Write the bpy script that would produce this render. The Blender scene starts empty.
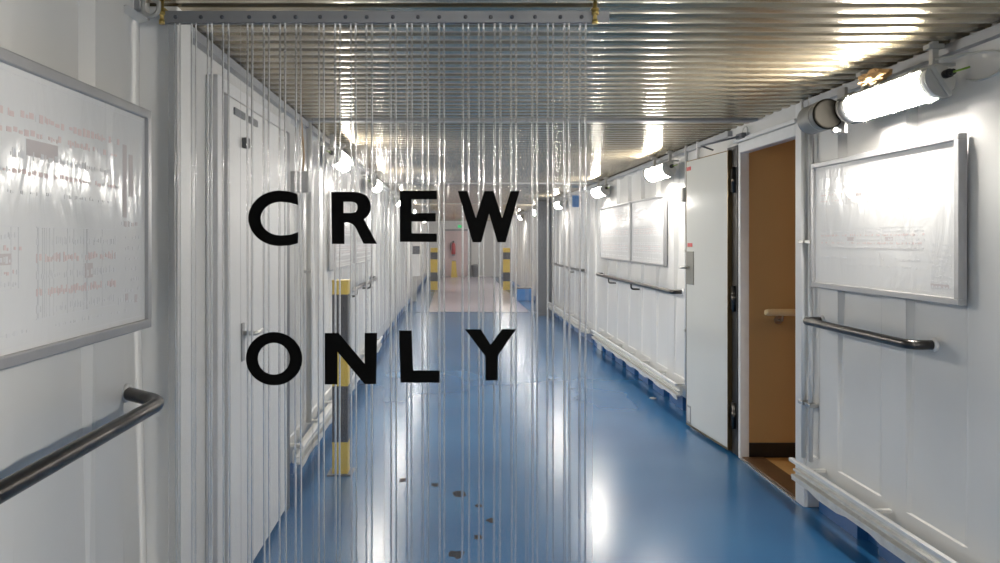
import bpy, bmesh, math, random
from mathutils import Vector, Matrix
random.seed(7)
PI = math.pi
scene = bpy.context.scene
COL = scene.collection

# ------------------------------------------------------------------ helpers
class MB:
    """collects shapes into one mesh"""
    def __init__(self):
        self.v = []; self.f = []; self.m = []; self.s = []
    def add(self, vs, fs, mi=0, smooth=False):
        b = len(self.v)
        self.v += [Vector(p) for p in vs]
        for f in fs:
            self.f.append([b + i for i in f]); self.m.append(mi); self.s.append(smooth)
    def box(self, x0, x1, y0, y1, z0, z1, mi=0, bev=0.0):
        if x0 > x1: x0, x1 = x1, x0
        if y0 > y1: y0, y1 = y1, y0
        if z0 > z1: z0, z1 = z1, z0
        if bev <= 0:
            vs = [(x0,y0,z0),(x1,y0,z0),(x1,y1,z0),(x0,y1,z0),(x0,y0,z1),(x1,y0,z1),(x1,y1,z1),(x0,y1,z1)]
            self.add(vs, [(3,2,1,0),(4,5,6,7),(0,1,5,4),(1,2,6,5),(2,3,7,6),(3,0,4,7)], mi)
            return
        bm = bmesh.new()
        bmesh.ops.create_cube(bm, size=1)
        bmesh.ops.scale(bm, vec=(x1-x0, y1-y0, z1-z0), verts=bm.verts)
        bmesh.ops.translate(bm, vec=((x0+x1)/2, (y0+y1)/2, (z0+z1)/2), verts=bm.verts)
        bmesh.ops.bevel(bm, geom=list(bm.edges), offset=bev, segments=2, affect='EDGES', profile=0.5)
        self.addbm(bm, mi)
    def addbm(self, bm, mi=0, smooth=False, mat=None):
        bm.verts.index_update()
        vs = [(mat @ v.co) if mat else v.co.copy() for v in bm.verts]
        self.add(vs, [[v.index for v in f.verts] for f in bm.faces], mi, smooth)
        bm.free()
    def prism(self, poly, axis, a0, a1, mi=0):
        """poly: 2D outline in the plane perpendicular to axis ('x': (y,z), 'y': (x,z), 'z': (x,y))"""
        def pt(p, a):
            return {'x': (a, p[0], p[1]), 'y': (p[0], a, p[1]), 'z': (p[0], p[1], a)}[axis]
        n = len(poly)
        vs = [pt(p, a0) for p in poly] + [pt(p, a1) for p in poly]
        fs = [list(range(n))[::-1], list(range(n, 2*n))] + [(i, (i+1) % n, n+(i+1) % n, n+i) for i in range(n)]
        self.add(vs, fs, mi)
    def tube(self, pts, r, seg=12, mi=0, caps=True):
        pts = [Vector(p) for p in pts]
        rs = r if isinstance(r, (list, tuple)) else [r]*len(pts)
        rings = []; up = None
        for i, p in enumerate(pts):
            if i == 0: d = pts[1]-pts[0]
            elif i == len(pts)-1: d = pts[-1]-pts[-2]
            else: d = (pts[i+1]-p).normalized() + (p-pts[i-1]).normalized()
            d.normalize()
            if up is None:
                up = Vector((0,0,1)) if abs(d.z) < .9 else Vector((1,0,0))
            a = (up - d*up.dot(d)).normalized(); up = a
            b = d.cross(a)
            rings.append([p + a*rs[i]*math.cos(2*PI*k/seg) + b*rs[i]*math.sin(2*PI*k/seg) for k in range(seg)])
        vs = [q for rg in rings for q in rg]; fs = []
        for i in range(len(pts)-1):
            for k in range(seg):
                k2 = (k+1) % seg
                fs.append((i*seg+k, i*seg+k2, (i+1)*seg+k2, (i+1)*seg+k))
        self.add(vs, fs, mi, True)
        if caps:
            b = len(self.v) - len(vs)
            self.f.append([b+k for k in range(seg)][::-1]); self.m.append(mi); self.s.append(False)
            e = b + (len(pts)-1)*seg
            self.f.append([e+k for k in range(seg)]); self.m.append(mi); self.s.append(False)
    def cyl(self, p0, p1, r, seg=16, mi=0):
        self.tube([p0, p1], r, seg, mi)
    def build(self, name, mats, parent=None, bend=None):
        me = bpy.data.meshes.new(name)
        off = wloc(parent)
        me.from_pydata([tuple(v-off) for v in self.v], [], self.f)
        if not isinstance(mats, (list, tuple)): mats = [mats]
        for m in mats: me.materials.append(m)
        for p, mi, s in zip(me.polygons, self.m, self.s):
            p.material_index = mi; p.use_smooth = s
        me.update()
        o = bpy.data.objects.new(name, me); COL.objects.link(o)
        if parent: o.parent = parent
        return o

def wloc(o):
    v = Vector((0,0,0))
    while o is not None:
        v += Vector(o.location); o = o.parent
    return v

def tag(o, label, cat, group=None, kind=None):
    if label: o['label'] = label
    if cat: o['category'] = cat
    if group: o['group'] = group
    if kind: o['kind'] = kind
    return o

def thing(name, label, cat, loc=(0,0,0), group=None):
    o = bpy.data.objects.new(name, None); COL.objects.link(o)
    o.location = loc; o.empty_display_size = .05
    return tag(o, label, cat, group)

def struct(name, mb, mats):
    o = mb.build(name, mats); o['kind'] = 'structure'; return o

def copy_tree(o, parent=None):
    c = o.copy(); COL.objects.link(c)
    if parent is not None: c.parent = parent
    for ch in list(o.children): copy_tree(ch, c)
    return c

def bendpath(pts, r, n=6):
    """polyline with rounded corners"""
    pts = [Vector(p) for p in pts]; out = [pts[0]]
    for i in range(1, len(pts)-1):
        a = (pts[i-1]-pts[i]); b = (pts[i+1]-pts[i])
        ra = min(r, a.length*.49, b.length*.49)
        p0 = pts[i]+a.normalized()*ra; p1 = pts[i]+b.normalized()*ra
        for k in range(n+1):
            t = k/n
            out.append(p0*(1-t)**2 + pts[i]*2*t*(1-t) + p1*t*t)
    out.append(pts[-1]); return out

# ------------------------------------------------------------------ materials
def mat(name, col, rough=.5, metal=0., spec=.5, bump=None, var=None, coat=0., emit=None):
    """bump=(scale, strength), var=(scale, amount): noise in colour (worn paint)"""
    m = bpy.data.materials.new(name); m.use_nodes = True
    nt = m.node_tree; b = nt.nodes['Principled BSDF']
    b.inputs['Base Color'].default_value = (*col, 1)
    b.inputs['Roughness'].default_value = rough
    b.inputs['Metallic'].default_value = metal
    b.inputs['Specular IOR Level'].default_value = spec
    b.inputs['Coat Weight'].default_value = coat
    b.inputs['Coat Roughness'].default_value = .08
    tc = nt.nodes.new('ShaderNodeTexCoord')
    if var:
        n = nt.nodes.new('ShaderNodeTexNoise'); n.inputs['Scale'].default_value = var[0]; n.inputs['Detail'].default_value = 3
        nt.links.new(tc.outputs['Object'], n.inputs['Vector'])
        mx = nt.nodes.new('ShaderNodeMix'); mx.data_type = 'RGBA'
        mx.inputs[6].default_value = (*[c*(1-var[1]) for c in col], 1)
        mx.inputs[7].default_value = (*[min(1, c*(1+var[1])) for c in col], 1)
        nt.links.new(n.outputs['Fac'], mx.inputs[0]); nt.links.new(mx.outputs[2], b.inputs['Base Color'])
    if bump:
        n = nt.nodes.new('ShaderNodeTexNoise'); n.inputs['Scale'].default_value = bump[0]; n.inputs['Detail'].default_value = 4
        nt.links.new(tc.outputs['Object'], n.inputs['Vector'])
        bp = nt.nodes.new('ShaderNodeBump'); bp.inputs['Strength'].default_value = bump[1]; bp.inputs['Distance'].default_value = .01
        nt.links.new(n.outputs['Fac'], bp.inputs['Height']); nt.links.new(bp.outputs['Normal'], b.inputs['Normal'])
    if emit:
        b.inputs['Emission Color'].default_value = (*emit[0], 1); b.inputs['Emission Strength'].default_value = emit[1]
    return m

LAMP = 150.0
M = {}
M['wall'] = mat('white_gloss_paint', (.74,.735,.72), .24, bump=(5,.10), var=(2.5,.05))
M['blue_wall'] = mat('blue_skirting_paint', (.018,.105,.29), .3, bump=(9,.1), var=(4,.15))
M['trim'] = mat('white_trim_paint', (.74,.74,.74), .35, var=(12,.08))
M['trunk'] = mat('worn_white_trunking', (.66,.65,.62), .45, var=(18,.22), bump=(30,.15))
M['grey'] = mat('grey_paint', (.30,.30,.30), .4, var=(8,.08))
M['midgrey'] = mat('mid_grey_plastic', (.42,.42,.40), .5, var=(8,.06))
M['darkgrey'] = mat('dark_grey_paint', (.09,.095,.11), .4, var=(8,.15))
M['black'] = mat('black_plastic', (.012,.012,.013), .45)
M['letter'] = mat('black_vinyl', (.003,.003,.003), .7, spec=.06)
M['steel'] = mat('brushed_steel', (.52,.51,.49), .32, metal=1., var=(20,.1))
M['alu'] = mat('aluminium_frame', (.40,.40,.41), .35, metal=.4, var=(20,.06))
M['pipe'] = mat('dark_burnished_steel', (.085,.08,.078), .3, metal=1., var=(22,.45), bump=(40,.08))
M['brass'] = mat('brass', (.66,.48,.16), .3, metal=1.)
M['rail'] = mat('galvanised_bar', (.34,.35,.37), .42, metal=.55, var=(6,.15))
M['door'] = mat('cream_door_laminate', (.70,.70,.66), .10, var=(1.5,.03))
M['dooredge'] = mat('bronze_door_edging', (.20,.145,.07), .3, metal=.85, var=(5,.25))
M['beige'] = mat('beige_wall_panel', (.56,.37,.17), .5, var=(3,.05))
M['tan'] = mat('tan_vinyl_floor', (.62,.38,.15), .45, var=(30,.12))
M['wood'] = mat('varnished_wood_rail', (.78,.62,.36), .35, var=(12,.15))
M['brown'] = mat('brown_threshold', (.12,.065,.03), .45, var=(15,.3))
M['red'] = mat('red_paint', (.55,.03,.03), .35)
M['green'] = mat('green_sign', (.02,.45,.12), .4, emit=((.05,.8,.25), .6))
M['yellow'] = mat('yellow_paint', (.72,.50,.05), .4, var=(14,.12))
M['stripeblack'] = mat('black_stripe_paint', (.03,.03,.035), .4, var=(14,.2))
M['pink'] = mat('pale_pink_panel', (.72,.55,.55), .4)
M['bluesign'] = mat('blue_sign', (.03,.22,.60), .4)
M['rag'] = mat('torn_brown_insulation', (.46,.30,.14), .8, var=(25,.3), bump=(30,.5))
M['paper_ink'] = mat('faded_plan_ink', (.58,.53,.53), .5)
M['paper_red'] = mat('faded_red_plan_ink', (.70,.58,.57), .5)
M['paper_grey'] = mat('pale_plan_ink', (.69,.69,.70), .5)
M['flake'] = mat('dark_scuffed_paint', (.010,.009,.008), .8, spec=.08, var=(60,.4))
M['cable'] = mat('pale_grey_cable', (.55,.55,.52), .5)
M['lampbody'] = mat('grey_lamp_housing', (.50,.49,.45), .45, var=(10,.08))
M['diffuser'] = mat('lit_lamp_diffuser', (.9,.9,.9), .3, emit=((1,.955,.875), LAMP))
M['speaker_back'] = mat('brown_grey_speaker_back', (.014,.013,.011), .8, spec=.05)
M['floor_sheen'] = mat('painted_floor_sheen', (.42,.38,.44), .2)
M['speaker_grey'] = mat('speaker_grey', (.26,.26,.25), .5)
M['post'] = mat('white_post_paint', (.78,.775,.76), .42, var=(6,.03))
M['lock'] = mat('dull_lock_steel', (.25,.245,.22), .4, metal=.6)
M['lens'] = mat('frosted_lens_plastic', (.80,.79,.76), .25)
M['earthwire'] = mat('green_yellow_wire', (.25,.42,.06), .5)

def sheet_paper():
    m = mat('plastic_covered_paper', (.80,.80,.80), .16, spec=.55)
    nt = m.node_tree; b = nt.nodes['Principled BSDF']
    tc = nt.nodes.new('ShaderNodeTexCoord'); mp = nt.nodes.new('ShaderNodeMapping')
    mp.inputs['Scale'].default_value = (1, 5.0, 2.0)
    n = nt.nodes.new('ShaderNodeTexNoise'); n.inputs['Scale'].default_value = 1.8; n.inputs['Detail'].default_value = 3; n.inputs['Distortion'].default_value = .8
    bp = nt.nodes.new('ShaderNodeBump'); bp.inputs['Strength'].default_value = .16; bp.inputs['Distance'].default_value = .03
    nt.links.new(tc.outputs['Object'], mp.inputs['Vector']); nt.links.new(mp.outputs['Vector'], n.inputs['Vector'])
    nt.links.new(n.outputs['Fac'], bp.inputs['Height']); nt.links.new(bp.outputs['Normal'], b.inputs['Normal'])
    return m
M['paper'] = sheet_paper()

def floor_mat():
    m = mat('blue_epoxy_floor', (.035,.16,.36), .23, spec=.5)
    nt = m.node_tree; b = nt.nodes['Principled BSDF']
    tc = nt.nodes.new('ShaderNodeTexCoord')
    n = nt.nodes.new('ShaderNodeTexNoise'); n.inputs['Scale'].default_value = 1.1; n.inputs['Detail'].default_value = 1
    nt.links.new(tc.outputs['Object'], n.inputs['Vector'])
    r = nt.nodes.new('ShaderNodeValToRGB')
    r.color_ramp.elements[0].position = .3; r.color_ramp.elements[0].color = (.020,.105,.26,1)
    r.color_ramp.elements[1].position = .75; r.color_ramp.elements[1].color = (.038,.155,.33,1)
    nt.links.new(n.outputs['Fac'], r.inputs['Fac']); nt.links.new(r.outputs['Color'], b.inputs['Base Color'])
    return m
M['floor'] = floor_mat()
M['ceiling'] = mat('glossy_silver_ceiling', (.47,.395,.275), .23, metal=.7, var=(1.2,.06))

def pvc():
    m = bpy.data.materials.new('clear_pvc_sheet'); m.use_nodes = True
    nt = m.node_tree; nt.nodes.clear()
    out = nt.nodes.new('ShaderNodeOutputMaterial')
    tr = nt.nodes.new('ShaderNodeBsdfTransparent'); tr.inputs['Color'].default_value = (.99,.992,.996,1)
    gl = nt.nodes.new('ShaderNodeBsdfGlossy'); gl.inputs['Roughness'].default_value = .07
    df = nt.nodes.new('ShaderNodeBsdfTranslucent'); df.inputs['Color'].default_value = (.8,.8,.82,1)
    d2 = nt.nodes.new('ShaderNodeBsdfDiffuse'); d2.inputs['Color'].default_value = (.8,.8,.82,1)
    hz = nt.nodes.new('ShaderNodeMixShader'); hz.inputs[0].default_value = .5
    nt.links.new(df.outputs[0], hz.inputs[1]); nt.links.new(d2.outputs[0], hz.inputs[2])
    m1 = nt.nodes.new('ShaderNodeMixShader'); m1.inputs[0].default_value = .055
    nt.links.new(tr.outputs[0], m1.inputs[1]); nt.links.new(hz.outputs[0], m1.inputs[2])
    fr = nt.nodes.new('ShaderNodeFresnel'); fr.inputs['IOR'].default_value = 1.34
    m2 = nt.nodes.new('ShaderNodeMixShader')
    nt.links.new(fr.outputs[0], m2.inputs[0]); nt.links.new(m1.outputs[0], m2.inputs[1]); nt.links.new(gl.outputs[0], m2.inputs[2])
    tc = nt.nodes.new('ShaderNodeTexCoord'); mp = nt.nodes.new('ShaderNodeMapping'); mp.inputs['Scale'].default_value = (9,1,1.3)
    n = nt.nodes.new('ShaderNodeTexNoise'); n.inputs['Scale'].default_value = 2.2; n.inputs['Detail'].default_value = 3
    bp = nt.nodes.new('ShaderNodeBump'); bp.inputs['Strength'].default_value = .5; bp.inputs['Distance'].default_value = .012
    nt.links.new(tc.outputs['Object'], mp.inputs['Vector']); nt.links.new(mp.outputs[0], n.inputs['Vector'])
    nt.links.new(n.outputs['Fac'], bp.inputs['Height']); nt.links.new(bp.outputs[0], gl.inputs['Normal'])
    nt.links.new(m2.outputs[0], out.inputs['Surface'])
    return m
M['pvc'] = pvc()
def pvc_edge():
    m = bpy.data.materials.new('cut_pvc_edge'); m.use_nodes = True
    nt = m.node_tree; nt.nodes.clear(); out = nt.nodes.new('ShaderNodeOutputMaterial')
    tr = nt.nodes.new('ShaderNodeBsdfTransparent'); df = nt.nodes.new('ShaderNodeBsdfTranslucent'); df.inputs['Color'].default_value = (.85,.85,.87,1)
    mx = nt.nodes.new('ShaderNodeMixShader'); mx.inputs[0].default_value = .4
    nt.links.new(tr.outputs[0], mx.inputs[1]); nt.links.new(df.outputs[0], mx.inputs[2]); nt.links.new(mx.outputs[0], out.inputs['Surface'])
    return m
M['pvc_edge'] = pvc_edge()
def rib_glass():
    m = bpy.data.materials.new('clear_pvc_rib'); m.use_nodes = True
    b = m.node_tree.nodes['Principled BSDF']
    b.inputs['Base Color'].default_value = (.97,.975,.985,1); b.inputs['Roughness'].default_value = .05
    b.inputs['IOR'].default_value = 1.42; b.inputs['Transmission Weight'].default_value = .94
    nt = m.node_tree; out = nt.nodes['Material Output']
    tr = nt.nodes.new('ShaderNodeBsdfTransparent'); mx = nt.nodes.new('ShaderNodeMixShader'); mx.inputs[0].default_value = .90
    nt.links.new(tr.outputs[0], mx.inputs[1]); nt.links.new(b.outputs[0], mx.inputs[2]); nt.links.new(mx.outputs[0], out.inputs['Surface'])
    return m
M['rib'] = rib_glass()

# ------------------------------------------------------------------ setting
H = 2.30            # ceiling height
YA, YB = -5.5, 31.0 # the corridor's two ends
XR, XL = 2.0, -.98

# floor
mb = MB(); mb.box(-1.14, 2.10, YA-.1, YB+.1, -.06, 0)
struct('floor', mb, M['floor'])
for y in (5.62, 15.7, 21.4):
    pass

mb = MB(); mb.box(-.50, 1.62, 15.73, YB, 0, .004); struct('floor_far_sheen', mb, M['floor_sheen'])  # pale sheet: the far floor's grazing reflection put into colour
# ceiling: ribs across the corridor
mb = MB(); vs = []; pitch = .118
prof = []
y = YA
while y < YB:
    face = [(y+.022+.074*t, H-.004+.004*(2*t-1)**2) for t in [0,.06,.25,.5,.75,.94,1]]
    prof += face + [(y+.110, H+.034), (y+.111, H+.036), (y+.119, H+.036), (y+.120, H+.034)]
    y += pitch
n = len(prof)
mb.add([(-1.14, p[0], p[1]) for p in prof] + [(2.14, p[0], p[1]) for p in prof],
       [(i, n+i, n+i+1, i+1) for i in range(n-1)])
mb.box(-1.14, 2.14, YA, YB, H+.05, H+.08)
struct('ceiling', mb, M['ceiling'])

def corr_wall(mb, X, sgn, y0, y1, c0, flat=False, zmin=0., zmax=H+.04, pitch=.585, lo=.31):
    """white pressed-steel container wall; sgn=+1 recess goes towards +X. Blue below z=.16"""
    ys = {y0, y1}
    if not flat:
        k0 = int(math.floor((y0-c0)/pitch))-1
        for k in range(k0, k0+int((y1-y0)/pitch)+4):
            c = c0+k*pitch
            for u in (-.2,-.17,-.095,-.085,.085,.095,.17,.2):
                if y0 < c+u < y1: ys.add(c+u)
    ys = sorted(ys)
    def u_of(y):
        return (y-c0) - round((y-c0)/pitch)*pitch
    def rec(y):
        a = abs(u_of(y)); return 0 if a >= .2-1e-6 else (.034 if a <= .17+1e-6 else .034*(.2-a)/.03)
    def tooth(y):
        a = abs(u_of(y)); return .045 if a >= .095-1e-6 else .095
    rows = []   # (z, kind)
    if zmin <= 0: rows += [(0,'t'),(.155,'t'),(.156,'0')]
    else: rows += [(zmin,'0')]
    if zmin < lo: rows += [(lo,'0'),(lo+.007,'s'),(lo+1.2,'r')]
    rows += [(H-.06,'r'),(H-.05,'0'),(zmax,'0')]
    grid = []
    for z, k in rows:
        row = []
        for y in ys:
            d = 0 if flat else {'0':0,'t':tooth(y),'r':rec(y),'s':rec(y)*.2}[k]
            row.append((X+sgn*d, y, z))
        grid.append(row)
    n = len(ys); vs = [p for r in grid for p in r]
    xb = X+sgn*.12
    e = [(xb, y0, zmin), (xb, y1, zmin), (xb, y1, zmax), (xb, y0, zmax)]
    mb.add(e, [(0,1,2,3)])
    front0 = [r[0] for r in grid]; front1 = [r[-1] for r in grid]
    mb.add(front0+[e[3], e[0]], [list(range(len(front0)+2))]); mb.add(front1+[e[2], e[1]], [list(range(len(front1)+2))])
    mb.add(grid[0]+[e[1], e[0]], [list(range(n+2))]); mb.add(grid[-1]+[e[2], e[3]], [list(range(n+2))])
    for i in range(len(rows)-1):
        mi = 1 if (rows[i][0] < .15) else 0
        fs = []
        for j in range(n-1):
            q = (i*n+j, i*n+j+1, (i+1)*n+j+1, (i+1)*n+j)
            fs.append(q if sgn < 0 else q[::-1])
        b = len(mb.v)
        mb.add(vs if i == 0 else [], [], 0)
        base = len(mb.v) - len(vs)
        for q in fs:
            mb.f.append([base+t for t in q]); mb.m.append(mi); mb.s.append(False)

# right wall
DY0, DY1, DZ = 4.34, 5.17, 2.11      # doorway
mb = MB()
corr_wall(mb, XR, 1, YA, 4.24, 3.69)
mb.box(XR, XR+.05, 4.24, DY0-.002, 0, H+.03); mb.box(XR, XR+.045, DY1+.002, 6.28, 0, H+.03); mb.box(XR, XR+.05, DY0, DY1, DZ+.002, H+.03)
corr_wall(mb, XR, 1, 6.28, 10.22, 6.56)
mb.box(XR+.03, XR+.1, 10.22, 10.5, 0, H+.03)
corr_wall(mb, XR, 1, 10.5, 15.9, 10.9)
mb.box(XR+.02, XR+.1, 15.9, 16.3, 0, H+.03)
corr_wall(mb, XR, 1, 16.3, YB, 16.7)
struct('wall_right', mb, [M['wall'], M['blue_wall']])
# left wall
mb = MB()
corr_wall(mb, -1.02, -1, YA, 2.53, 1.945)
mb.box(-1.14, XL, 2.60, 4.30, 0, H+.03)
corr_wall(mb, XL, -1, 4.30, 15.9, 4.75)
mb.box(-1.1, XL-.02, 15.9, 16.3, 0, H+.03)
corr_wall(mb, XL, -1, 16.3, YB, 16.7)
struct('wall_left', mb, [M['wall'], M['blue_wall']])
mb = MB(); mb.box(-1.2, 2.2, YB, YB+.1, 0, H+.1); struct('wall_far', mb, M['wall'])
mb = MB(); mb.box(-1.2, 2.2, YA-.1, YA, 0, H+.1); struct('wall_back', mb, M['wall'])
# top rails where the walls meet the ceiling
mb = MB(); mb.box(1.965, 2.0, YA, 4.2, H-.05, H-.012); mb.box(1.965, 2.0, 5.35, YB, H-.05, H-.012); struct('trim_1', mb, M['rail'])
mb = MB(); mb.box(-.98, -.945, 2.62, YB, H-.05, H-.012); struct('trim_2', mb, M['rail'])
# pale joint strips between the container sections, across the ceiling
for k, yy in enumerate((4.92, 10.36, 16.1)):
    mb = MB(); mb.box(-.97, 1.99, yy-.04, yy+.04, H-.014, H+.01, bev=.004); struct('trim_%d' % (k+3), mb, M['grey'])
# thin seams in the floor
for k, yy in enumerate((15.7, 21.4)):
    mb = MB(); mb.box(-.96, 1.98, yy-.03, yy+.03, 0, .006); struct('trim_%d' % (k+6), mb, M['darkgrey'])
# corner post on the left, where the curtain starts
mb = MB(); mb.box(-1.06, -.925, 2.531, 2.66, 0, H, bev=.006); struct('trim_8', mb, M['post'])

# room behind the open door
IX1 = 4.6
mb = MB(); mb.box(2.10, IX1, 3.0, DY1+.06, -.05, .004); struct('floor_inside', mb, M['tan'])
mb = MB(); mb.box(2.05, IX1, DY1+.03, DY1+.12, 0, 2.4); struct('wall_inside_left', mb, M['beige'])
mb = MB(); mb.box(2.1, IX1, 2.95, 3.05, 0, 2.4); struct('wall_inside_right', mb, M['beige'])
mb = MB(); mb.box(IX1, IX1+.1, 2.95, DY1+.12, 0, 2.4); struct('wall_inside_back', mb, M['beige'])
mb = MB(); mb.box(2.13, 2.15, 3.05, DY0-.05, 0, 2.4); struct('wall_inside_front', mb, M['beige'])
mb = MB(); mb.box(2.05, IX1+.1, 2.95, DY1+.12, 2.36, 2.45); struct('ceiling_inside', mb, M['trim'])
mb = MB(); mb.box(2.052, IX1, DY1+.018, DY1+.03, 0.004, .105); struct('baseboard_inside', mb, M['black'])
# door surround and threshold
mb = MB()
mb.box(1.985, 2.125, 4.235, DY0, 0, H-.005, bev=.006)
mb.box(1.985, 2.05, DY1, 5.205, 0, DZ+.07, bev=.006)
mb.box(1.985, 2.055, DY0, DY1, DZ, DZ+.07, bev=.006)
mb.box(1.972, 1.99, DY0-.02, DY1+.1, DZ+.075, DZ+.10, bev=.004)
struct('trim_9', mb, M['trim'])
mb = MB(); mb.box(2.0, 2.15, DY0, DY1, 0, .016, bev=.004); mb.box(1.985, 2.0, DY0, DY1, 0, .010, mi=1)
struct('trim_10', mb, [M['brown'], M['steel']])

# ------------------------------------------------------------------ open door on the right
HX, HY = 1.978, 5.31
d = thing('door_1', 'white door swung fully open against the right wall beside the tan doorway', 'door', (HX, HY, .0))
d['kind'] = 'structure'
ang = math.atan2(.06, .75)
def leafbox(m, a0, a1, t0, t1, z0, z1, mi=0, bev=0.):
    """a: along the leaf from the hinge, t: thickness from the corridor face"""
    b = MB(); b.box(t0, t1, a0, a1, z0, z1, 0, bev)
    R = Matrix.Rotation(ang, 4, 'Z')
    m.add([Vector((1.954, HY, 0)) + (R @ v) for v in b.v], b.f, mi)
mb = MB(); leafbox(mb, .008, .752, 0, .046, .035, 2.14, bev=.003); mb.build('leaf', M['door'], d)
mb = MB(); leafbox(mb, 0, .010, -.001, .047, .03, 2.143); leafbox(mb, 0, .755, -.002, .048, .022, .037); leafbox(mb, .748, .755, -.001, .047, .03, 2.143); leafbox(mb, 0,.755,-.001,.047,2.138,2.145)
mb.build('edging', M['dooredge'], d)
mb = MB(); leafbox(mb, .60, .738, -.006, 0, 1.155, 1.42, bev=.002)
lp = mb.build('lock_plate', M['lock'], d); lp['label'] = 'steel lock plate'
mb = MB()
R = Matrix.Rotation(ang, 4, 'Z')
base = Vector((1.954, HY, 0))
mb.tube([base+R@Vector(p) for p in bendpath([(-.004,.70,1.29),(-.05,.70,1.29),(-.05,.755,1.285)], .02)], .009, 10)
mb.build('lever', M['steel'], lp)
mb = MB(); leafbox(mb, .63, .725, -.0025, 0, 1.455, 1.485); leafbox(mb, .66, .74, -.0025, 0, 2.065, 2.095)
mb.build('sticker', M['red'], d)
mb = MB()
for (a0,a1,z0,z1) in ((.66,.75,.04,.055),(.66,.75,.17,.185),(.66,.672,.04,.185),(.742,.752,.04,.185)): leafbox(mb, a0, a1, -.003, 0, z0, z1)
mb.build('corner_plate', M['grey'], d)
for z in (1.93, 1.10, .28):
    mb = MB(); mb.cyl((1.975,5.255,z-.09),(1.975,5.255,z+.09),.014,12); mb.cyl((1.975,5.255,z-.03),(1.975,5.255,z+.03),.017,12); mb.box(1.97,1.985,5.25,5.31,z-.08,z+.08)
    mb.build('hinge', M['pipe'], d)
mb = MB(); mb.box(1.982,1.999,5.207,5.40,.01,2.17); mb.build('hinge_gap_shade', M['black'], d)  # black strip stands in for the shaded gap between leaf and frame
mb = MB(); mb.cyl((1.992,5.25,.2),(1.992,5.25,2.05),.009,8); mb.build('hinge_pin', M['steel'], d)
mb = MB(); mb.tube([(1.955,5.10,2.215),(1.80,5.42,2.19)], .007, 8); mb.tube([(1.80,5.42,2.19),(1.90,5.46,2.165)], .007, 8); mb.box(1.95,1.985,5.05,5.16,2.20,2.235, bev=.004)
mb.build('closer_arm', M['darkgrey'], d)
# closed door on the left behind the curtain
d2 = thing('door_2', 'closed pale door behind the curtain on the left wall', 'door', (XL, 3.6, 0)); d2['kind'] = 'structure'
mb = MB(); mb.box(XL, -.912, 3.06, 4.15, .035, 2.10, bev=.004); mb.build('leaf', M['post'], d2)
mb = MB(); mb.box(XL, -.93, 2.98, 3.05, 0, 2.17, bev=.004); mb.box(XL, -.93, 3.05, 4.22, 2.115, 2.17, bev=.004); mb.build('frame', M['trim'], d2)
mb = MB(); mb.box(XL, -.915, 4.16, 4.235, 0, 2.115, bev=.004); mb.build('side_gap_shade', M['darkgrey'], d2)  # dark strip stands in for the shadowed gap past the door
mb = MB(); mb.box(-.912, -.905, 3.13, 3.29, 2.035, 2.065); mb.box(-.912, -.905, 3.36, 3.50, 2.035, 2.065); mb.build('top_gap_shade', M['darkgrey'], d2)  # dark slabs paint the shade of the gap over the leaf
mb = MB(); mb.box(-.912, -.904, 3.235, 3.275, .985, 1.15, bev=.002); hp = mb.build('lock_plate', M['grey'], d2)
mb = MB(); mb.tube(bendpath([(-.906,3.255,1.105),(-.85,3.255,1.105),(-.85,3.375,1.105)], .02), .01, 10); mb.build('lever', M['steel'], hp)
mb = MB(); mb.box(-.912, -.885, 3.25, 3.29, 1.91, 1.955, bev=.003); mb.build('door_stop', M['black'], d2)

# hand rail and wall inside
t = thing('handrail', 'light wooden handrail on the tan wall inside the open doorway', 'handrail', (2.16, DY1-.03, 1.0))
mb = MB(); mb.tube([(2.14, DY1-.045, 1.015),(2.16, DY1-.045, 1.015),(4.5, DY1-.045, 1.015)], [.018,.024,.024], 14); mb.build('rail', M['wood'], t)
for xx in (2.26, 3.2, 4.2):
    mb = MB(); mb.tube(bendpath([(xx,DY1-.045,1.0),(xx,DY1-.045,.955),(xx,DY1+.03,.955)], .03), .008, 8); mb.cyl((xx,DY1+.02,.955),(xx,DY1+.031,.955),.028,14)
    mb.build('bracket', M['steel'], t)
# dim warm light of that room
t = thing('ceiling_light', 'warm round ceiling light inside the tan room', 'lamp', (3.3, 4.1, 2.36))
mb = MB(); mb.cyl((3.3,4.1,2.335),(3.3,4.1,2.36),.17,28); mb.build('base', M['trim'], t)
M['warm'] = mat('warm_diffuser', (.9,.8,.6), .4, emit=((1,.66,.30), 20))
mb = MB(); mb.tube([(3.3,4.1,2.335),(3.3,4.1,2.31),(3.3,4.1,2.29)], [.15,.14,.08], 28); mb.build('diffuser', M['warm'], t)

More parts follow.
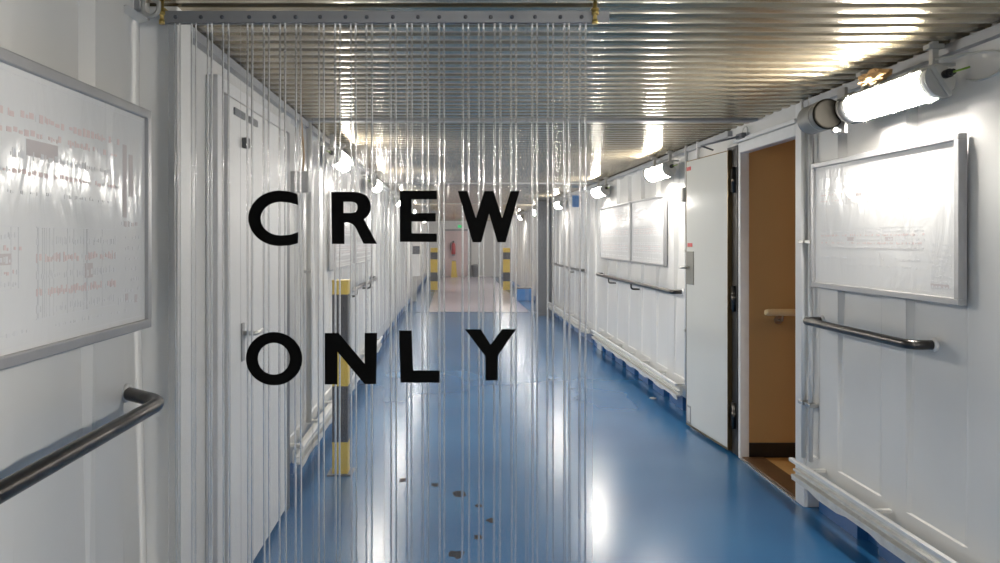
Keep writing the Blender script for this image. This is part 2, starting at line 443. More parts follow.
# ------------------------------------------------------------------ wall lamps
def make_lamp(sgn):
    """origin on the lamp's axis; sgn=+1 hangs on the right wall"""
    t = thing('wall_lamp', '-', 'lamp', (0,0,0), 'lit wall lamps along the corridor')
    L = .345
    n = Vector((-.84*sgn, 0, -.54)); a = Vector((.54*sgn, 0, -.84))     # facing, across
    def P(u, w, y): return a*u + n*w + Vector((0,y,0))
    def loft(m, outline, ys, scales, cap=True):
        rings = [[P(u*s, w*s if w < 0 else w*s, y) for u, w in outline] for y, s in zip(ys, scales)]
        k = len(outline); vs = [p for r in rings for p in r]; fs = []
        for i in range(len(ys)-1):
            for j in range(k):
                fs.append((i*k+j, i*k+(j+1)%k, (i+1)*k+(j+1)%k, (i+1)*k+j))
        m.add(vs, fs, 0, True); b = len(m.v)-len(vs)
        m.f.append([b+j for j in range(k)][::-1]); m.m.append(0); m.s.append(False)
        e = b+(len(ys)-1)*k; m.f.append([e+j for j in range(k)]); m.m.append(0); m.s.append(False)
    m = MB()
    loft(m, [(-.066,0),(-.06,-.035),(-.035,-.058),(.035,-.058),(.06,-.035),(.066,0)], [-L,-L+.02,L-.02,L], [.9,1,1,.9])
    hs = m.build('housing', M['lampbody'], t)
    m = MB()
    arc = [(.062*math.cos(q), .003+.042*math.sin(q)) for q in [PI*i/10 for i in range(11)]]
    loft(m, arc, [-L+.055,L-.075], [1,1])
    m.build('diffuser', M['diffuser'], t)
    for ya, yb in ((-L+.012, -L+.054), (L-.074, L-.012)):
        m = MB(); loft(m, arc, [ya,yb], [1.01,1.01]); m.build('diffuser_end', M['lens'], t)
    m = MB()
    for s in (-1,1):
        loft(m, [(-.07,.008),(-.07,-.008),(.07,-.008),(.07,.008)], sorted([s*(L-.008), s*(L+.006)]), [1,1])
    endp = [(.068*math.cos(q), 0.003+.046*math.sin(q)) for q in [PI*i/10 for i in range(11)]]
    for s in (-1,1):
        loft(m, endp, sorted([s*(L-.012), s*(L-.004)]), [1,1])
    for s in (-1,1):
        loft(m, [(s*.066-.004,.01),(s*.066-.004,-.01),(s*.066+.005,-.01),(s*.066+.005,.01)], [-L,L], [1,1])
    m.build('rim', M['midgrey'], t)
    for y in (-.24, .0, .24):
        for s in (-1, 1):
            m = MB(); loft(m, [(s*.071-.005,.016),(s*.071-.005,-.02),(s*.071+.005,-.02),(s*.071+.005,.016)], [y-.012,y+.012], [1,1]); m.build('clip', M['steel'], t)
    m = MB(); c0 = P(-.01,-.03,-L+.004); m.cyl(c0, c0+Vector((0,-.03,0)), .017, 12); m.cyl(c0+Vector((0,-.03,0)), c0+Vector((0,-.05,0)), .012, 12)
    g = m.build('cable_gland', M['black'], t)
    m = MB(); m.tube([c0+Vector((0,-.05,0)), c0+Vector((.012*sgn,-.075,.002)), c0+Vector((.02*sgn,-.11,.004))], .004, 6); m.build('wire', M['earthwire'], g)
    for y in (-.25, .25):
        m = MB(); top = H-2.125
        q = P(-.02,-.055,y)
        m.box(q.x-.012, q.x+.012, y-.012, y+.012, q.z-.01, top+.0)
        m.box(q.x-.03, q.x+.03, y-.02, y+.02, top-.03, top-.012)
        m.box(q.x, .115*sgn, y-.012, y+.012, q.z+.03, q.z+.042)
        m.cyl((q.x-.02, y-.018, q.z+.02), (q.x+.02, y-.018, q.z+.02), .008, 8)
        m.build('bracket', M['midgrey'], t)
    return t
lampR = make_lamp(1); lampL = make_lamp(-1)
LR = [(3.24,'glaring wall lamp above the right framed plan, nearest in view, beside the round speaker'),
      (6.86,'lit wall lamp above the paired boards on the right, just past the open white door'),
      (9.6,'lit wall lamp at the far end of the paired boards on the right wall'),
      (13.2,'lit lamp on the right wall beyond the small blue sign, seen through the curtain'),
      (16.9,'small distant lit lamp on the right wall past the dark column, above the blue box'),
      (20.5,'far lit lamp on the right wall shortly before the striped post'),
      (28.6,'extra lit lamp on the right wall close to the corridor end, added to brighten the end wall'),  # added lamp, lifts the brightness of the end wall
      (25.0,'lit lamp on the right wall between the far striped post and the end door'),
      (.7,'unseen lit lamp on the right wall level with the viewer, placed to brighten the left wall'),  # out of view, set off the row's spacing to light the near left wall
      (-3.7,'lit lamp on the right wall behind the viewer')]
LL = [(5.86,'lit lamp on the left wall just past the closed door, seen above the letter R'),
      (8.5,'second lit lamp on the left wall beyond the closed door'),
      (12.0,'third lit lamp on the left wall beyond the closed door'),
      (16.5,'fourth lit lamp on the left wall beyond the closed door'),
      (23.5,'most distant lit lamp on the left wall'),
      (-.9,'lit lamp on the left wall level with the viewer'),
      (-3.2,'lit lamp on the left wall behind the viewer')]
for lst, src, x in ((LR, lampR, 1.885), (LL, lampL, -.865)):
    for i, (y, lab) in enumerate(lst):
        o = src if i == 0 else copy_tree(src)
        o.location = (x, y, 2.125); o['label'] = lab

# torn insulation on the near lamp
def crumple(name, c, size, m, seed, lab, cat, group=None):
    rnd = random.Random(seed); bm = bmesh.new()
    bmesh.ops.create_icosphere(bm, subdivisions=3, radius=1)
    for v in bm.verts:
        k = 1+rnd.uniform(-.28,.28)
        v.co = Vector((v.co.x*size[0]*k, v.co.y*size[1]*k, v.co.z*size[2]*k))
    mb = MB(); mb.addbm(bm)
    o = mb.build(name, m); o.location = c
    return tag(o, lab, cat, group)
crumple('insulation_scrap', (1.85, 3.29, 2.225), (.035,.10,.03), M['rag'], 3, 'crumpled brown paper scrap stuck above the nearest wall lamp', 'scrap')

# round speaker
t = thing('loudspeaker', 'round grey drum loudspeaker on the right wall between doorway and nearest lamp', 'speaker', (1.80, 3.68, 2.11))
m = MB(); m.tube([(1.805,3.60,2.115),(1.805,3.61,2.115),(1.80,3.70,2.112),(1.797,3.76,2.11),(1.795,3.775,2.11)], [.066,.072,.072,.071,.062], 36); m.build('drum', M['speaker_grey'], t)
m = MB(); m.tube([(1.805,3.594,2.115),(1.805,3.602,2.115)], [.062,.0745], 36); m.build('back_cover', M['speaker_back'], t)
m = MB(); m.tube([(1.803,3.645,2.1145),(1.8025,3.655,2.114)], .0735, 36); m.build('band', M['grey'], t)
m = MB(); m.box(1.868,1.885,3.57,3.64,2.02,2.24,bev=.003); m.box(1.88,2.04,3.60,3.63,2.20,2.215); m.box(1.845,1.87,3.60,3.63,2.03,2.045); m.build('bracket', M['grey'], t)
m = MB(); m.cyl((1.83,3.575,2.035),(1.83,3.60,2.035),.012,10); m.build('knob', M['steel'], t)

# cable looping on the wall near the lamp
m = MB()
pts = [(1.90,2.95,2.22),(1.96,2.90,2.225),(1.992,2.80,2.215),(1.993,2.72,2.19),(1.993,2.70,2.155),(1.993,2.75,2.12),(1.993,2.84,2.115),(1.99,2.9,2.13)]
sm = []
for i in range(len(pts)-1):
    p0 = Vector(pts[max(i-1,0)]); p1 = Vector(pts[i]); p2 = Vector(pts[i+1]); p3 = Vector(pts[min(i+2,len(pts)-1)])
    for k in range(5):
        s = k/5; sm.append(.5*((2*p1)+(p2-p0)*s+(2*p0-5*p1+4*p2-p3)*s*s+(3*p1-p0-3*p2+p3)*s**3))
sm.append(Vector(pts[-1])); m.tube(sm, .0045, 8)
tag(m.build('cable', M['cable']), 'thin pale cable looped on the right wall at the near lamp end', 'cable')
m = MB()
pts = [(1.965,5.0,2.215)]+[(1.965, 5.03+.045*math.cos(q), 2.235+.035*math.sin(q)) for q in [PI-.25*i*PI/2 for i in range(9)]]
m.tube(pts, .004, 8); tag(m.build('cable', M['cable']), 'small loop of white cable above the open doorway', 'cable')

# ------------------------------------------------------------------ framed plans
def board(X, sgn, y0, y1, z0, z1, label, seed, group, fw=.028, style=0):
    """sgn=+1: on the right wall facing -X. X = front of the frame"""
    yc = (y0+y1)/2
    t = thing('framed_plan', label, 'notice board', (X, yc, z0), group)
    D = .035*sgn
    m = MB()
    m.box(X, X+D, y0, y1, z0, z0+fw, bev=.004); m.box(X, X+D, y0, y1, z1-fw, z1, bev=.004)
    m.box(X, X+D, y0, y0+fw, z0+fw-.002, z1-fw+.002, bev=.002); m.box(X, X+D, y1-fw, y1, z0+fw-.002, z1-fw+.002, bev=.002)
    m.build('frame', M['alu'], t)
    xs = X+.012*sgn
    m = MB(); m.box(xs, X+D*.9, y0+fw*.6, y1-fw*.6, z0+fw*.6, z1-fw*.6); pp = m.build('plan_sheet', M['paper'], t)
    m = MB()
    for yy in (y0+.12*(y1-y0), y1-.12*(y1-y0)):
        wallx = XR if sgn > 0 else (-1.02 if yc < 2.4 else XL)
        for zz in (z0+.06, z1-.06): m.box(X+D*.95, wallx+.01*sgn, yy-.02, yy+.02, zz-.02, zz+.02)
    m.build('spacer', M['grey'], t)
    # printed drawing: thin marks lying on the sheet
    rnd = random.Random(seed); m = MB()
    x0, x1 = xs-.0008*sgn, xs+.0005*sgn
    W, Hh = y1-y0-2*fw, z1-z0-2*fw
    def q(u0, u1, v0, v1, mi=0):   # u from the photo's left to right
        if sgn > 0: ya, yb = y1-fw-u0*W, y1-fw-u1*W
        else: ya, yb = y0+fw+u0*W, y0+fw+u1*W
        dd = rnd.uniform(-.0005, -.0002)*sgn
        m.box(x0-dd, x1, ya, yb, z0+fw+v0*Hh, z0+fw+v1*Hh, mi)
    def row(u0, u1, v, h, dens, mi, wa=.004, wb=.02):
        u = u0
        while u < u1:
            w = rnd.uniform(wa,wb)
            if rnd.random() < dens: q(u, u+w*.7, v+rnd.uniform(-.2,.2)*h, v+h*rnd.uniform(.4,1), mi if rnd.random() < .8 else 2)
            u += w
    def ship(u0, u1, v, h, dens=.75):
        q(u0, u1, v, v+.004, 2); q(u0, u1, v+h, v+h+.004, 2)
        for k in range(5):
            row(u0, u1, v+h*(.06+.19*k), h*.10, dens, 1 if k % 2 else 2, .003, .011)
        u = u0
        while u < u1:
            w = rnd.uniform(.03,.10)
            if rnd.random() < .4: q(u, min(u+w*.7, u1), v+h*.40, v+h*.58, 0)
            u += w+rnd.uniform(.01,.05)
        for k in range(14): uu = rnd.uniform(u0,u1); q(uu, uu+.002, v, v+h, 2)
    for bb in ((.01,.99,.02,.024),(.01,.99,.976,.98),(.01,.013,.02,.98),(.987,.99,.02,.98)): q(*bb, 2)
    if style == 0:
        ship(.04, .80, .66, .14, .5); ship(.06, .82, .30, .16); row(.05,.80,.22,.02,.6,2); row(.06,.78,.17,.015,.5,2); row(.04,.7,.90,.015,.4,2)
        for k in range(9): row(.86, .97, .05+.035*k, .018, .75, 2)
        q(.86,.96,.055,.08,0); q(.82,.93,.80,.83,0)
    elif style == 1:
        row(.02,.86,.83,.03,.9,1); row(.02,.86,.77,.03,.9,1); row(.02,.86,.69,.03,.7,2); row(.02,.86,.63,.02,.9,1)
        q(.52,.62,.70,.76,0); row(.02,.86,.56,.015,.6,2)
        q(.885,.905,.50,.84,0); q(.915,.935,.60,.80,0); row(.88,.95,.46,.03,.9,0)
        ship(.10,.50,.22,.22); ship(.55,.85,.10,.34,.9); row(.05,.9,.06,.015,.6,2); row(.85,.95,.10,.05,.8,0)
        for k in range(7): row(.90,.97,.10+.05*k,.018,.7,2)
    else:
        for k in range(3): ship(.06,.92,.14+.28*k,.17)
        row(.05,.9,.06,.02,.7,2)
    m.build('deck_drawing', [M['paper_ink'], M['paper_red'], M['paper_grey']], pp)
    return t
G = 'framed deck plans on the corridor walls'
board(1.955, 1, 2.895, 4.09, 1.255, 1.925, 'grey framed ship plan on the right wall beside the doorway, under the near lamp', 1, G)
board(-.94, -1, .95, 2.35, 1.237, 1.914, 'large framed ship plan on the near left wall above the dark handrail', 2, G, style=1)
board(1.96, 1, 6.95, 8.24, 1.265, 1.935, 'right one of two adjoining framed plans beyond the open white door', 3, G, .022, style=2)
board(1.96, 1, 8.26, 9.95, 1.265, 1.935, 'left one of two adjoining framed plans beyond the open white door', 4, G, .022, style=2)
board(-.945, -1, 6.0, 7.3, 1.265, 1.935, 'framed plan on the left wall seen through the curtain below the letter R', 5, G, .022, style=2)
board(-.945, -1, 7.35, 8.9, 1.265, 1.935, 'farther framed plan on the left wall seen through the curtain', 6, G, .022, style=2)

# ------------------------------------------------------------------ handrails
def handrail(X, wallX, y0, y1, z, label, mats, r=.0205, brackets=(), skew=0., name='handrail'):
    t = thing(name, label, 'handrail', (X, (y0+y1)/2, z), 'steel handrails along the corridor')
    p = bendpath([(wallX, y0-skew, z),(X, y0, z),(X, y1, z),(wallX, y1+skew, z)], .06, 8)
    m = MB(); m.tube(p, r, 20); m.build('rail', mats, t)
    for yy, s in ((y0-skew, -1), (y1+skew, 1)):
        dx = .012 if wallX > X else -.012
        m = MB(); m.tube([(wallX-dx, yy, z),(wallX+dx*.2, yy, z)], [r*1.25, r*1.45], 20); m.build('weld_collar', M['trim'], t)
    for yy in brackets:
        m = MB(); m.tube(bendpath([(X,yy,z-r*.6),(X,yy,z-.075),(wallX,yy,z-.075)], .04), r*.5, 10); m.build('bracket', mats, t)
    return t
handrail(1.90, 2.0, 3.11, 4.05, 1.075, 'short dark steel handrail on the right wall under the near framed plan', M['pipe'])
handrail(-.86, -1.02, .2, 2.22, 1.03, 'long dark steel handrail on the near left wall', M['pipe'], .0205, (), .13)
handrail(1.91, 2.0, 6.5, 9.9, 1.06, 'steel handrail under the paired plans past the open white door', M['pipe'], .02, (8.0, 9.15))
handrail(1.91, 2.0, 11.2, 14.2, 1.06, 'distant steel handrail on the right wall before the dark column', M['pipe'], .02, (12.3,))
handrail(-.89, XL, 6.2, 8.9, 1.06, 'steel handrail on the left wall seen through the curtain', M['pipe'], .02, (7.0, 8.2))

# ------------------------------------------------------------------ trunking along the walls
def trunk(X, wallX, y0, y1, label):
    s = 1 if wallX > X else -1
    t = thing('cable_trunking', label, 'trunking', (X, (y0+y1)/2, .2), 'white trunking along the wall foot')
    m = MB(); m.box(X-.012*s, X+.012*s, y0, y1, .274, .294, bev=.003); m.build('cover', M['trim'], t)
    m = MB(); m.box(X+.035*s, X+.06*s, y0+.01, y1-.01, .19, .262, bev=.004)
    yy = y0+.01; 
    m.box(X+.0*s, X+.04*s, y0, y1, .186, .202, bev=.003); m.box(X+.012*s, X+.04*s, y0, y1, .222, .232)
    m.build('channel', M['trunk'], t)
    yy = y1-.18
    while yy > y0:
        m = MB(); m.box(X+.01*s, wallX-.001*s, yy-.012, yy+.012, .268, .282); m.build('bracket', M['trunk'], t); yy -= .6
    m = MB()
    if True:
        yy = y0; pts = [(X-.001*s, yy, .186)]
        poly = [(y0,.19),(y1,.19)]
        k = 0
        while y1-k*.29 > y0: poly.append((y1-k*.29, .158 if k % 2 else .172)); poly.append((max(y0, y1-k*.29-.2), .158 if k % 2 else .172)); k += 1
        m.prism(poly, 'x', X+.004*s, X+.010*s)
    m.build('lower_lip', M['trunk'], t)
    return t
trunk(1.897, XR, .6, 4.20, 'white cable trunking at the foot of the right wall under the near handrail')
trunk(1.897, XR, 6.35, 10.2, 'white cable trunking at the foot of the right wall past the open white door')
trunk(1.897, XR, 10.6, 15.5, 'distant white trunking on the right wall before the dark column')
trunk(-.885, XL, 4.42, 9.5, 'white cable trunking at the foot of the left wall behind the curtain')

# vertical conduits
def conduit(pts, r, label, clips=(), wall=(XR,1), box=None, m_='trim'):
    t = thing('conduit', label, 'pipe', pts[0], 'vertical conduits')
    m = MB(); m.tube(bendpath(pts, .05), r, 10); m.build('pipe', M[m_], t)
    for p in clips:
        m = MB(); m.box(min(p[0]-.02, wall[0]), max(p[0]+.02, wall[0]+(.004 if wall[1] > 0 else 0)) , p[1]-.03, p[1]+.03, p[2]-.01, p[2]+.01, bev=.002); m.build('clip', M['steel'], t)
    if box:
        m = MB(); m.box(*box, bev=.004); m.build('junction_box', M['midgrey'], t)
    return t
conduit([(1.975,4.13,.29),(1.975,4.13,H)], .012, 'white vertical pipe at the right edge of the doorway, nearer the framed plan', [(1.975,4.13,1.50),(1.975,4.13,.60)])
conduit([(1.972,4.205,.29),(1.972,4.205,H)], .014, 'white vertical pipe hugging the right doorway post', [(1.972,4.205,1.50),(1.972,4.205,.60)])
conduit([(1.97,6.30,.29),(1.97,6.30,H)], .016, 'white vertical pipe beside the free edge of the open white door', [(1.97,6.3,1.42),(1.97,6.3,.75)], box=(1.93,1.99,6.27,6.34,1.83,1.95))
conduit([(1.975,6.02,2.145),(1.975,6.02,H)], .014, 'short white pipe above the open white door')
conduit([(-.95,4.98,.3),(-.95,4.98,H)], .018, 'beige vertical pipe on the left wall past the closed door', [(-.95,4.98,1.3)], wall=(XL,-1), m_='cable')
t = thing('junction_box', 'small grey box on the left wall past the closed door, under rusty cables', 'junction box', (-.9,4.6,1.85))
m = MB(); m.box(-1.02,-.87,4.55,4.66,1.80,1.93,bev=.008); m.build('case', M['midgrey'], t)
m = MB(); m.tube(bendpath([(-.93,4.6,1.93),(-.93,4.62,2.1),(-.95,4.70,2.2),(-.95,4.72,2.28)],.05), .007, 8); m.tube(bendpath([(-.92,4.63,1.93),(-.92,4.66,2.05),(-.94,4.66,2.28)],.05), .006, 8); m.build('cable', M['rag'], t)

# ------------------------------------------------------------------ striped posts
def post(x, y, w, bands, label, h=1.26):
    t = thing('striped_post', label, 'post', (x,y,0), 'yellow and black guard posts')
    m = MB(); m.box(x-w*.8, x+w*.8, y-w*.8, y+w*.8, 0, .008); m.build('base_plate', M['darkgrey'], t)
    m = MB(); z = .0; mi = 0
    for hgt in bands:
        m.box(x-w/2, x+w/2, y-w/2, y+w/2, z, z+hgt, mi); z += hgt; mi = 1-mi
    m.build('shaft', [M['yellow'], M['stripeblack']], t)
    m = MB(); m.box(x-w/2-.003, x+w/2+.003, y-w/2-.003, y+w/2+.003, z, z+.012, bev=.004); m.build('cap', M['yellow'], t)
post(-.72, 4.87, .10, [.21,.36,.25,.34,.08], 'black and yellow banded post on the left behind the curtain, nearest of the three')
post(-.54, 22.6, .21, [.27,.27,.39,.21,.12], 'far left yellow and black banded post seen below the letter E')
post(1.64, 22.6, .20, [.27,.27,.39,.21,.12], 'far right yellow and black banded post seen below the letter W')

# ------------------------------------------------------------------ far end of the corridor
m = MB(); m.box(1.70, 1.98, 14.9, 15.3, 0, H-.02, bev=.01); m.box(1.66,1.98,14.88,15.32,0,.05)
tag(m.build('steel_column', M['darkgrey']), 'dark grey steel column on the right seen through the right part of the curtain', 'column')
t = thing('coaming_box', 'low blue box on the floor at the right wall beyond the dark column', 'box', (1.78, 18.8, 0))
m = MB(); m.box(1.60,1.97,18.6,19.1,0,.30,bev=.015); m.build('body', M['bluesign'], t)
m = MB(); m.box(1.58,1.98,18.58,19.12,.30,.325,bev=.006); m.build('lid', M['darkgrey'], t)
t = thing('projecting_sign', 'small blue sign sticking out high on the right wall behind the curtain', 'sign', (1.9, 11.6, 2.1))
m = MB(); m.box(1.86,1.98,11.59,11.61,2.02,2.2,bev=.003); m.build('panel', M['bluesign'], t)
m = MB(); m.box(1.97,2.0,11.57,11.63,2.05,2.17); m.build('bracket', M['grey'], t)
d3 = thing('door_3', 'pale pink door in the end wall of the corridor', 'door', (.15, YB, 0)); d3['kind'] = 'structure'
m = MB(); m.box(-.30,.72,YB-.05,YB,0.02,1.88,bev=.006); m.build('leaf', M['pink'], d3)
m = MB(); m.box(-.38,-.30,YB-.06,YB,0,1.96); m.box(.72,.80,YB-.06,YB,0,1.96); m.box(-.30,.72,YB-.06,YB,1.88,1.96); m.build('frame', M['grey'], d3)
m = MB(); m.tube(bendpath([(.62,YB-.05,1.0),(.62,YB-.1,1.0),(.50,YB-.1,1.0)],.02),.012,8); m.build('lever', M['steel'], d3)
t = thing('exit_sign', 'small green exit sign high on the end wall right of the pink door', 'sign', (.35, YB-.05, 2.07))
m = MB(); m.box(.22,.50,YB-.07,YB-.03,2.0,2.14,bev=.006); m.build('housing', M['trim'], t)
m = MB(); m.box(.24,.48,YB-.073,YB-.069,2.015,2.125); m.build('face', M['green'], t)
t = thing('fire_extinguisher', 'red fire extinguisher in front of the pink end door', 'extinguisher', (.06, YB-.2, .78))
m = MB(); m.tube([(.06,YB-.2,z) for z in (.92,.94,1.28,1.36,1.40)], [.06,.085,.085,.06,.025], 18); m.build('cylinder', M['red'], t)
m = MB(); m.box(.03,.09,YB-.22,YB-.18,1.40,1.45); m.box(.0,.10,YB-.21,YB-.19,1.45,1.47); m.build('valve', M['black'], t)
m = MB(); m.tube(bendpath([(.04,YB-.2,1.42),(-.06,YB-.2,1.40),(-.06,YB-.2,1.1)],.05), .012, 8); m.build('hose', M['black'], t)
m = MB(); m.box(.0,.12,YB-.2,YB-.04,.86,.92); m.box(.0,.12,YB-.07,YB-.045,.86,1.3); m.build('bracket', M['grey'], t)
t = thing('floor_sign', 'yellow folding floor sign at the end of the corridor under the red extinguisher', 'sign', (.06, YB-.6, 0))
m = MB(); m.prism([(-.10+.06,0),(.16+.06,0),(.12+.03,.66),(-.01,.66)], 'y', YB-.80, YB-.78); m.build('front_panel', M['yellow'], t)
m = MB(); m.prism([(-.10+.06,0),(.16+.06,0),(.12+.03,.66),(-.01,.66)], 'y', YB-.52, YB-.50); m.build('rear_panel', M['yellow'], t)
m = MB(); m.box(-.01,.15,YB-.80,YB-.50,.655,.68); m.build('hinge', M['darkgrey'], t)
t = thing('waste_bin', 'small dark grey bin on the floor right of the yellow floor sign', 'bin', (.95, YB-.5, 0))
m = MB(); m.tube([(.95,YB-.5,0),(.95,YB-.5,.02),(.95,YB-.5,.46),(.95,YB-.5,.48)], [.13,.135,.17,.18], 20); m.build('body', M['darkgrey'], t)
m = MB(); m.tube([(.95,YB-.5,.48),(.95,YB-.5,.50),(.95,YB-.5,.55)], [.185,.18,.05], 20); m.build('lid', M['grey'], t)
t = thing('wall_cabinet', 'white cabinet with black top panel on the far left wall', 'cabinet', (-.9,18.6,.5))
m = MB(); m.box(XL,-.80,18.4,18.9,.62,1.16,bev=.01); m.build('case', M['trim'], t)
m = MB(); m.box(XL,-.80,18.4,18.9,1.16,1.36,bev=.01); m.build('display', M['darkgrey'], t)
m = MB(); m.box(XL,-.88,18.45,18.85,.0,.62); m.build('stand', M['midgrey'], t)

# ------------------------------------------------------------------ strip curtain
CY = 2.50
def cx(px): return (px-452)/300
def cz(py): return 1.51-(py-240)/300
r = thing('curtain_rail', 'grey metal curtain rail hung under the ceiling above the clear plastic strips', 'curtain rail', (-.2, CY, 2.25))
m = MB(); m.box(cx(163), cx(608), CY-.021, CY-.0155, 2.229, 2.268, bev=.0015); m.build('front_bar', M['rail'], r)
m = MB(); m.box(cx(163), cx(596), CY+.007, CY+.013, 2.231, 2.266, bev=.0015); m.build('rear_bar', M['rail'], r)
for xx in (-.957, .472):
    m = MB()
    m.cyl((xx, CY-.026, 2.225), (xx, CY-.026, H+.0), .0065, 12); m.cyl((xx, CY-.026, 2.222),(xx, CY-.026, 2.236), .010, 6); m.cyl((xx, CY-.03, 2.252),(xx, CY-.03, 2.264), .012, 6)
    m.box(xx-.012, xx+.012, CY-.032, CY+.02, 2.268, 2.274)
    m.build('hanger', M['brass'], r)
bolts = []
t = thing('bracket_loop', 'grey metal loop bracket at the left end of the curtain rail', 'bracket', (-.98, CY-.06, 2.26))
m = MB()
pts = [Vector((-.995, CY-.08, H))] + [Vector((-.972+.026*math.cos(q), CY-.08, 2.262+.030*math.sin(q))) for q in [PI+PI*i/10 for i in range(11)]] + [Vector((-.946, CY-.08, 2.275)), Vector((-.985, CY-.08, H))]
m.tube(pts, .0075, 10); m.build('loop', M['midgrey'], t)
m = MB(); m.box(-1.03,-1.0,CY-.095,CY-.065,2.25,H-.0, bev=.003); m.build('plate', M['grey'], t)

starts = [178, 251, 321.5, 393.5, 465.5, 534.5]
labels = ['blank clear plastic curtain strip hanging beside the left wall post',
          'clear plastic curtain strip bearing the black letters C and O',
          'clear plastic curtain strip bearing the black letters R and N',
          'clear plastic curtain strip bearing the black letters E and L',
          'clear plastic curtain strip bearing the black letters W and Y',
          'blank clear plastic curtain strip at the free right end of the rail']
def ell(cx_, cy_, rx, ry, a0, a1, n=28):
    return [(cx_+rx*math.cos(math.radians(a0+(a1-a0)*i/n)), cy_-ry*math.sin(math.radians(a0+(a1-a0)*i/n))) for i in range(n+1)]
def bez(p0, p1, p2, n=8):
    return [((1-t)**2*p0[0]+2*t*(1-t)*p1[0]+t*t*p2[0], (1-t)**2*p0[1]+2*t*(1-t)*p1[1]+t*t*p2[1]) for t in [i/n for i in range(n+1)]]
LET = {
 'C': [[(298.5,194.3),(290,191.6)]+ell(281,218.4,31.3,27.6,90,270,30)+[(291,245.4),(299,243.2),(299.5,232)]+[(291,234.9)]+ell(282.3,218.8,20.3,16.7,270,90,24)+[(291,203),(299.5,205.6)]],
 'R': [[(331.5,192),(352,192)]+bez((356,192),(371,193.5),(371,207.3))+bez((371,207.3),(371,214.5),(364.2,219.3))+[(377.2,243.8),(363.8,243.8)]+bez((356,228),(352.5,221.8),(344.7,222.8))+[(344.7,244),(332.3,244)],
       [(343.8,201.8),(350,201.8)]+bez((351,201.8),(357.8,201.8),(357.8,207.4))+bez((357.8,207.4),(357.8,213),(351,213))+[(343.8,213)]],
 'E': [[(400.2,191),(437,191),(437,199.6),(412,199.6),(412,213.3),(435.8,213.3),(435.8,221.7),(412,221.7),(412,233.3),(437,233.6),(437,242),(400.2,241.8)]],
 'W': [[(457.8,191.2),(467.3,191.2),(475.8,218.2),(484.2,191.2),(493.5,191.2),(502,218.2),(510.5,191.2),(519.3,191.2),(505.5,242.3),(497.3,242.3),(489,213.8),(481.2,242.3),(472.5,242.3)]],
 'O': [ell(275.2,358,28.1,26.5,0,360,48)[:-1], ell(275,358,16,15.8,0,360,40)[:-1]],
 'N': [[(325.2,332.8),(339,332.8),(364.8,363.5),(364.8,332.8),(377.3,332.8),(376.3,383.8),(364.8,383.8),(337.8,351.5),(337.8,384),(325.2,384)]],
 'L': [[(399.3,330),(412,330),(413.3,369.6),(439.8,369.8),(439.8,381.8),(400.8,381.8)]],
 'Y': [[(465,329),(480.8,329),(490.5,344.3),(502,329),(516,329),(497.7,355.3),(497.7,380),(485.3,380),(485.3,356)]],
}
def letter(ch, parent, yfun):
    cu = bpy.data.curves.new('letter', 'CURVE'); cu.dimensions = '2D'; cu.fill_mode = 'BOTH'; cu.extrude = .0006
    for loop in LET[ch]:
        sp = cu.splines.new('POLY'); sp.points.add(len(loop)-1); sp.use_cyclic_u = True
        for p, q in zip(sp.points, loop): p.co = (cx(q[0]), cz(q[1]), 0, 1)
    tmp = bpy.data.objects.new('tmp', cu); COL.objects.link(tmp)
    bpy.context.view_layer.update()
    me = bpy.data.meshes.new_from_object(tmp.evaluated_get(bpy.context.evaluated_depsgraph_get()))
    bpy.data.objects.remove(tmp); bpy.data.curves.remove(cu)
    off = wloc(parent)
    for v in me.vertices:
        x, z, d = v.co.x, v.co.y, v.co.z
        v.co = Vector((x, yfun(x, z)-.0048+d, z)) - off
    me.materials.clear(); me.materials.append(M['letter'])
    o = bpy.data.objects.new('letter', me); COL.objects.link(o); o.parent = parent
    o['label'] = 'black letter ' + ch
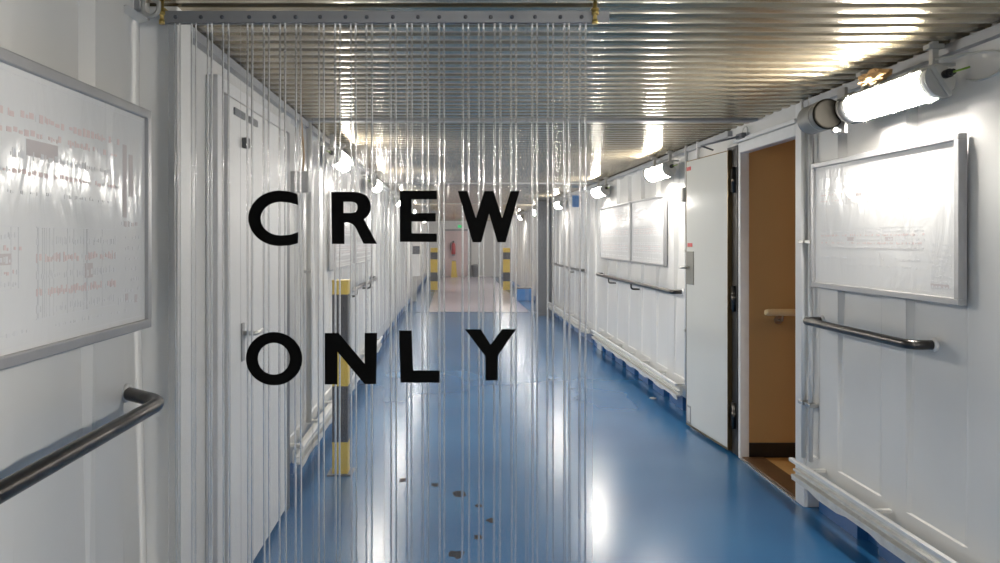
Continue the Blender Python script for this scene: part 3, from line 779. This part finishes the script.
for i, s in enumerate(starts):
    t = thing('curtain_strip', labels[i], 'plastic curtain', (cx(s+26), CY, .04), 'clear plastic curtain strips')
    rnd = random.Random(40+i); ph = 1.3
    side = (i % 2)*.0085
    def yfun(x, z, ph=ph, side=side, s=s):
        k = min(1, max(0, (2.2-z)/.5))
        return CY - .0015 - side + k*(.0022*math.sin(1.7*z+ph) + .0016*math.sin(11*x+2.3*z+ph))
    x0, x1 = cx(s-9.5), cx(s+63 if i < 5 else s+57.5)
    z0, z1 = .04, 2.262
    NX, NZ = 16, 56
    m = MB(); vs = []
    for zz in range(NZ+1):
        z = z0+(z1-z0)*zz/NZ
        for xx in range(NX+1):
            x = x0+(x1-x0)*xx/NX; vs.append((x, yfun(x,z)-.001, z))
    nb = len(vs)
    for zz in range(NZ+1):
        z = z0+(z1-z0)*zz/NZ
        for xx in range(NX+1):
            x = x0+(x1-x0)*xx/NX; vs.append((x, yfun(x,z)+.001, z))
    fs = []; w = NX+1
    for zz in range(NZ):
        for xx in range(NX):
            a = zz*w+xx; fs.append((a, a+1, a+w+1, a+w)); fs.append((nb+a, nb+a+w, nb+a+w+1, nb+a+1))
    for xx in range(NX):
        a = xx; fs.append((a, nb+a, nb+a+1, a+1)); a = NZ*w+xx; fs.append((a, a+1, nb+a+1, nb+a))
    m.add(vs, fs, 0, True)
    m.add(vs, [(zz*w, zz*w+w, nb+zz*w+w, nb+zz*w) for zz in range(NZ)]+[(zz*w+NX, nb+zz*w+NX, nb+zz*w+NX+w, zz*w+NX+w) for zz in range(NZ)], 1)
    m.build('sheet', [M['pvc'], M['pvc_edge']], t)
    m = MB()
    edges = []
    for k in range(4):
        for e in (-2.5, 2.5): edges.append((cx(s+16*k+e+rnd.uniform(-.5,.5)), rnd.uniform(.0031,.0040)))
    for ex, er in edges:
        dr = rnd.uniform(-.006,.006) if i > 0 else rnd.uniform(-.004,.012)
        pts = []
        for zz in range(0, NZ+1, 2):
            z = z0+(z1-z0)*zz/NZ; x = ex+dr*(1-(z-z0)/(z1-z0))*.6
            pts.append((x, yfun(x,z), z))
        m.tube(pts, er, 8)
    m.build('rib', M['rib'], t)
    for ch in {1:'CO', 2:'RN', 3:'EL', 4:'WY'}.get(i, ''): letter(ch, t, yfun)
    for k, bx in enumerate((s, s+25, s+46)):
        m = MB(); m.tube([(cx(bx), CY-.021, 2.247), (cx(bx), CY-.0245, 2.247), (cx(bx), CY-.027, 2.247)], [.0072,.0066,.003], 12); m.build('bolt', M['darkgrey'], r)

# ------------------------------------------------------------------ scuffs on the floor
def fl(px, py):
    Y = 1.51*750/(py-240); return ((px-452)/750*Y, Y)
spots = [(403,480,'scuff mark on the blue floor below the letter L, leftmost of the dark trail'),(436,485,'thin dark scuff on the blue floor, second from the left in the trail'),
         (460,494,'dark scuff on the blue floor below the letter Y, upper middle of the trail'),(478,506,'dark triangular scuff at the right bend of the floor trail, upper one'),
         (491,520,'rightmost dark scuff of the trail on the blue floor'),(478,538,'dark scuff at the right bend of the floor trail, lower one'),
         (457,555,'widest dark scuff at the bottom edge, nearest of the floor trail')]
for k, (px, py, lab) in enumerate(spots):
    X, Y = fl(px, py); rnd = random.Random(90+k); sc = 1.5 if k in (2,6) else 1.0
    poly = []
    for a in range(11):
        q = 2*PI*a/11; rr = rnd.uniform(.45,1.1)
        poly.append((X+.030*sc*rr*math.cos(q), Y+.045*sc*rr*math.sin(q)))
    m = MB(); m.prism(poly, 'z', 0, .0015)
    tag(m.build('scuff_mark', M['flake']), lab, 'scuff mark', 'dark scuffs on the blue floor')
X, Y = fl(653, 399); 
crumple('paper_scrap', (X, Y, .008), (.03,.02,.008), M['trim'], 5, 'tiny white paper scrap on the blue floor near the far right trunking', 'litter')

# ------------------------------------------------------------------ world, camera, view
w = bpy.data.worlds.new('world'); scene.world = w; w.use_nodes = True
w.node_tree.nodes['Background'].inputs[0].default_value = (.5,.5,.5,1); w.node_tree.nodes['Background'].inputs[1].default_value = .02
cam = bpy.data.cameras.new('camera'); co = bpy.data.objects.new('camera', cam); COL.objects.link(co)
cam.sensor_width = 36; cam.sensor_fit = 'HORIZONTAL'; cam.lens = 27.0
cam.shift_x = .048; cam.shift_y = -.0415; cam.clip_start = .02; cam.clip_end = 200
co.location = (0, 0, 1.51); co.rotation_euler = (PI/2, 0, 0)
scene.camera = co
vs_ = scene.view_settings
vs_.view_transform = 'Standard'; vs_.look = 'None'; vs_.gamma = 1; vs_.exposure = 0.0; vs_.use_curve_mapping = False
cy = scene.cycles
cy.max_bounces = 14; cy.diffuse_bounces = 6; cy.glossy_bounces = 5; cy.transmission_bounces = 12; cy.transparent_max_bounces = 48
cy.use_denoising = True; cy.sample_clamp_indirect = 6.0; cy.caustics_reflective = False; cy.blur_glossy = .3
